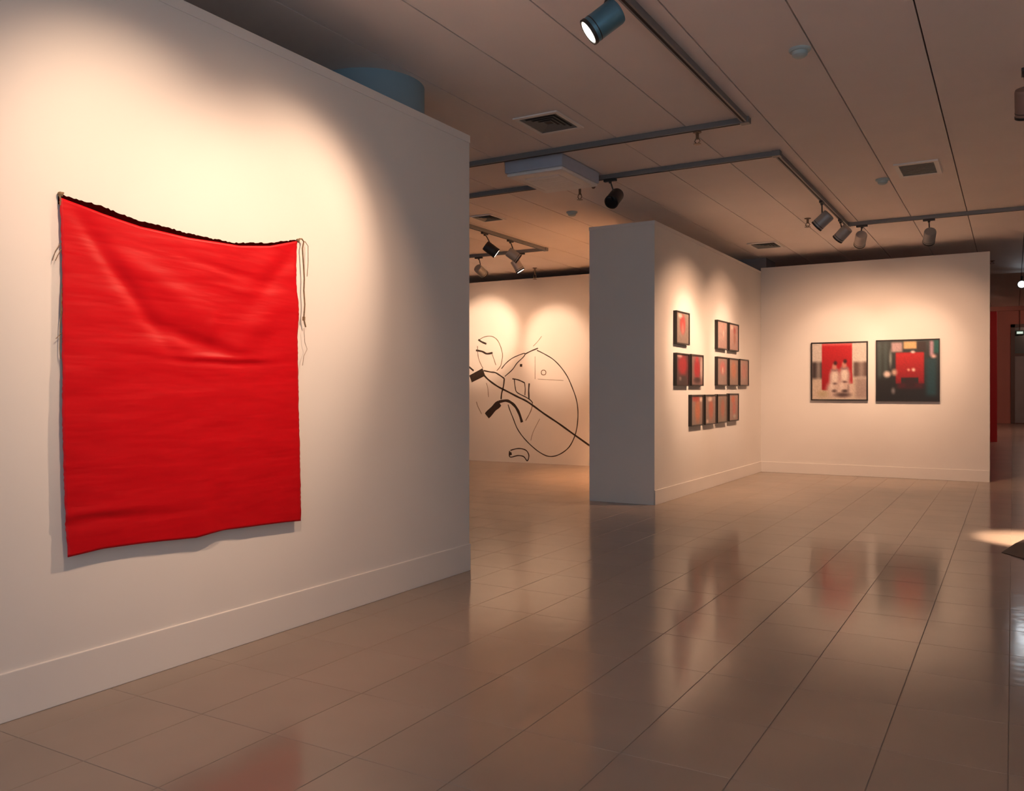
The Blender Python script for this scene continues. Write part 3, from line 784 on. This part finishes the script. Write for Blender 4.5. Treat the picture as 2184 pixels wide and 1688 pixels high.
framed('framed_photograph', (-2.553, YR, 1.278), 0, 0.915, 1.0, pic_two_figures, 'square framed photograph of two pale figures before a red sheet', border=0.02, nx=64, ny=64, seed=1)
framed('framed_photograph', (-1.492, YR, 1.268), 0, 0.955, 1.02, pic_red_sheet, 'square framed photograph of a red sheet in a dark room', border=0.016, nx=64, ny=64, seed=2)

def small(base, figs):
    def fn(u, v):
        c = mixc(base, tuple(x * .82 for x in base), v * .6)
        for cu, cv, ru, rv, col in figs:
            c = mixc(c, col, ell(u, v, cu, cv, ru, rv, .35))
        return c
    return fn
XM = -3.88
RED, PINK, ORA, WHT, DK = (176, 40, 52), (216, 128, 120), (196, 112, 78), (240, 214, 200), (60, 36, 38)
SMALL = [
 (11.10, 2.065, small((168, 150, 138), [(.5, .38, .22, .30, (196, 70, 70)), (.5, .52, .10, .18, PINK), (.3, .10, .16, .07, WHT), (.5, .85, .3, .1, (150, 128, 120))]), 'small frame hanging alone at upper left with a red figure on grey'),
 (12.92, 2.075, small((206, 172, 162), [(.62, .35, .10, .26, (226, 160, 150)), (.62, .42, .05, .12, WHT), (.4, .85, .3, .1, (190, 154, 146))]), 'small frame with a faint pink print, left of the upper right pair'),
 (13.54, 2.075, small((208, 166, 156), [(.6, .25, .12, .14, (176, 60, 56)), (.6, .55, .12, .24, (176, 112, 96)), (.3, .12, .14, .08, WHT)]), 'small frame with a dark red spot, right of the upper right pair'),
 (11.10, 1.505, small((92, 62, 64), [(.5, .35, .36, .34, RED), (.25, .06, .2, .05, (226, 180, 174)), (.5, .85, .4, .16, (60, 50, 52)), (.3, .8, .1, .06, (150, 130, 128))]), 'small frame with a large deep red print, left of the middle row'),
 (11.71, 1.51, small((150, 116, 112), [(.5, .45, .26, .36, RED), (.5, .12, .12, .1, (190, 60, 70)), (.9, .4, .12, .4, (206, 178, 170)), (.5, .85, .3, .1, DK)]), 'small frame with a dark red figure, second in the middle row'),
 (12.92, 1.52, small((176, 150, 142), [(.55, .38, .28, .24, (206, 120, 116)), (.55, .46, .07, .12, WHT)]), 'small frame with a pink blot on grey, third in the middle row'),
 (13.54, 1.52, small((178, 148, 134), [(.5, .42, .28, .34, (204, 132, 104))]), 'small frame with a plain orange print, fourth in the middle row'),
 (14.15, 1.525, small((190, 156, 146), [(.5, .45, .3, .3, (200, 136, 126))]), 'small frame with a rosy print at the right end of the middle row'),
 (11.71, 0.945, small((158, 136, 128), [(.55, .5, .24, .42, ORA), (.4, .1, .3, .1, (170, 60, 54)), (.85, .12, .12, .08, WHT)]), 'small frame with orange and a dark red top, left end of the lowest row'),
 (12.33, 0.945, small((164, 140, 132), [(.55, .5, .22, .36, (194, 104, 82)), (.45, .12, .2, .08, WHT), (.2, .92, .12, .05, (220, 190, 180))]), 'small frame with a rusty figure and white marks, second in the lowest row'),
 (12.92, 0.95, small((152, 130, 118), [(.55, .5, .2, .34, (176, 104, 86))]), 'small frame with a dull brown print, third in the lowest row'),
 (13.54, 0.96, small((178, 142, 130), [(.45, .2, .2, .14, (214, 110, 80)), (.55, .55, .2, .3, (196, 108, 100)), (.6, .85, .16, .08, (190, 172, 162))]), 'small frame with pink over grey at the right end of the lowest row'),
]
for k, (yc, z0, fn, label) in enumerate(SMALL):
    framed('small_framed_print', (XM, yc, z0), math.pi / 2, 0.53, 0.44, fn, label, border=0.018, depth=0.05, nx=20, ny=18, seed=10 + k, group='small framed prints on the thick partition')

# ------------------------------------------------------------------ low dark sheet on the floor at the right edge
sc = MB()
top = [(-0.085, 8.70, 0.004), (0.02, 8.98, 0.05), (0.16, 9.30, 0.09), (0.55, 9.55, 0.14), (0.95, 9.2, 0.10), (0.9, 8.5, 0.06), (0.45, 8.25, 0.03), (0.10, 8.42, 0.012)]
n = len(top)
sc.v = [(x, y, 0.001) for x, y, z in top] + [tuple(p) for p in top] + [(0.45, 8.9, 0.12)]
for k in range(n):
    j = (k + 1) % n
    sc.f += [(k, j, n + j, n + k), (n + k, n + j, 2 * n)]
sc.f.append(tuple(reversed(range(n))))
tag(sc.build('folded_sheet', M['sculpt'], None), 'pointed dark brown folded sheet lying on the floor at right edge', 'sheet')
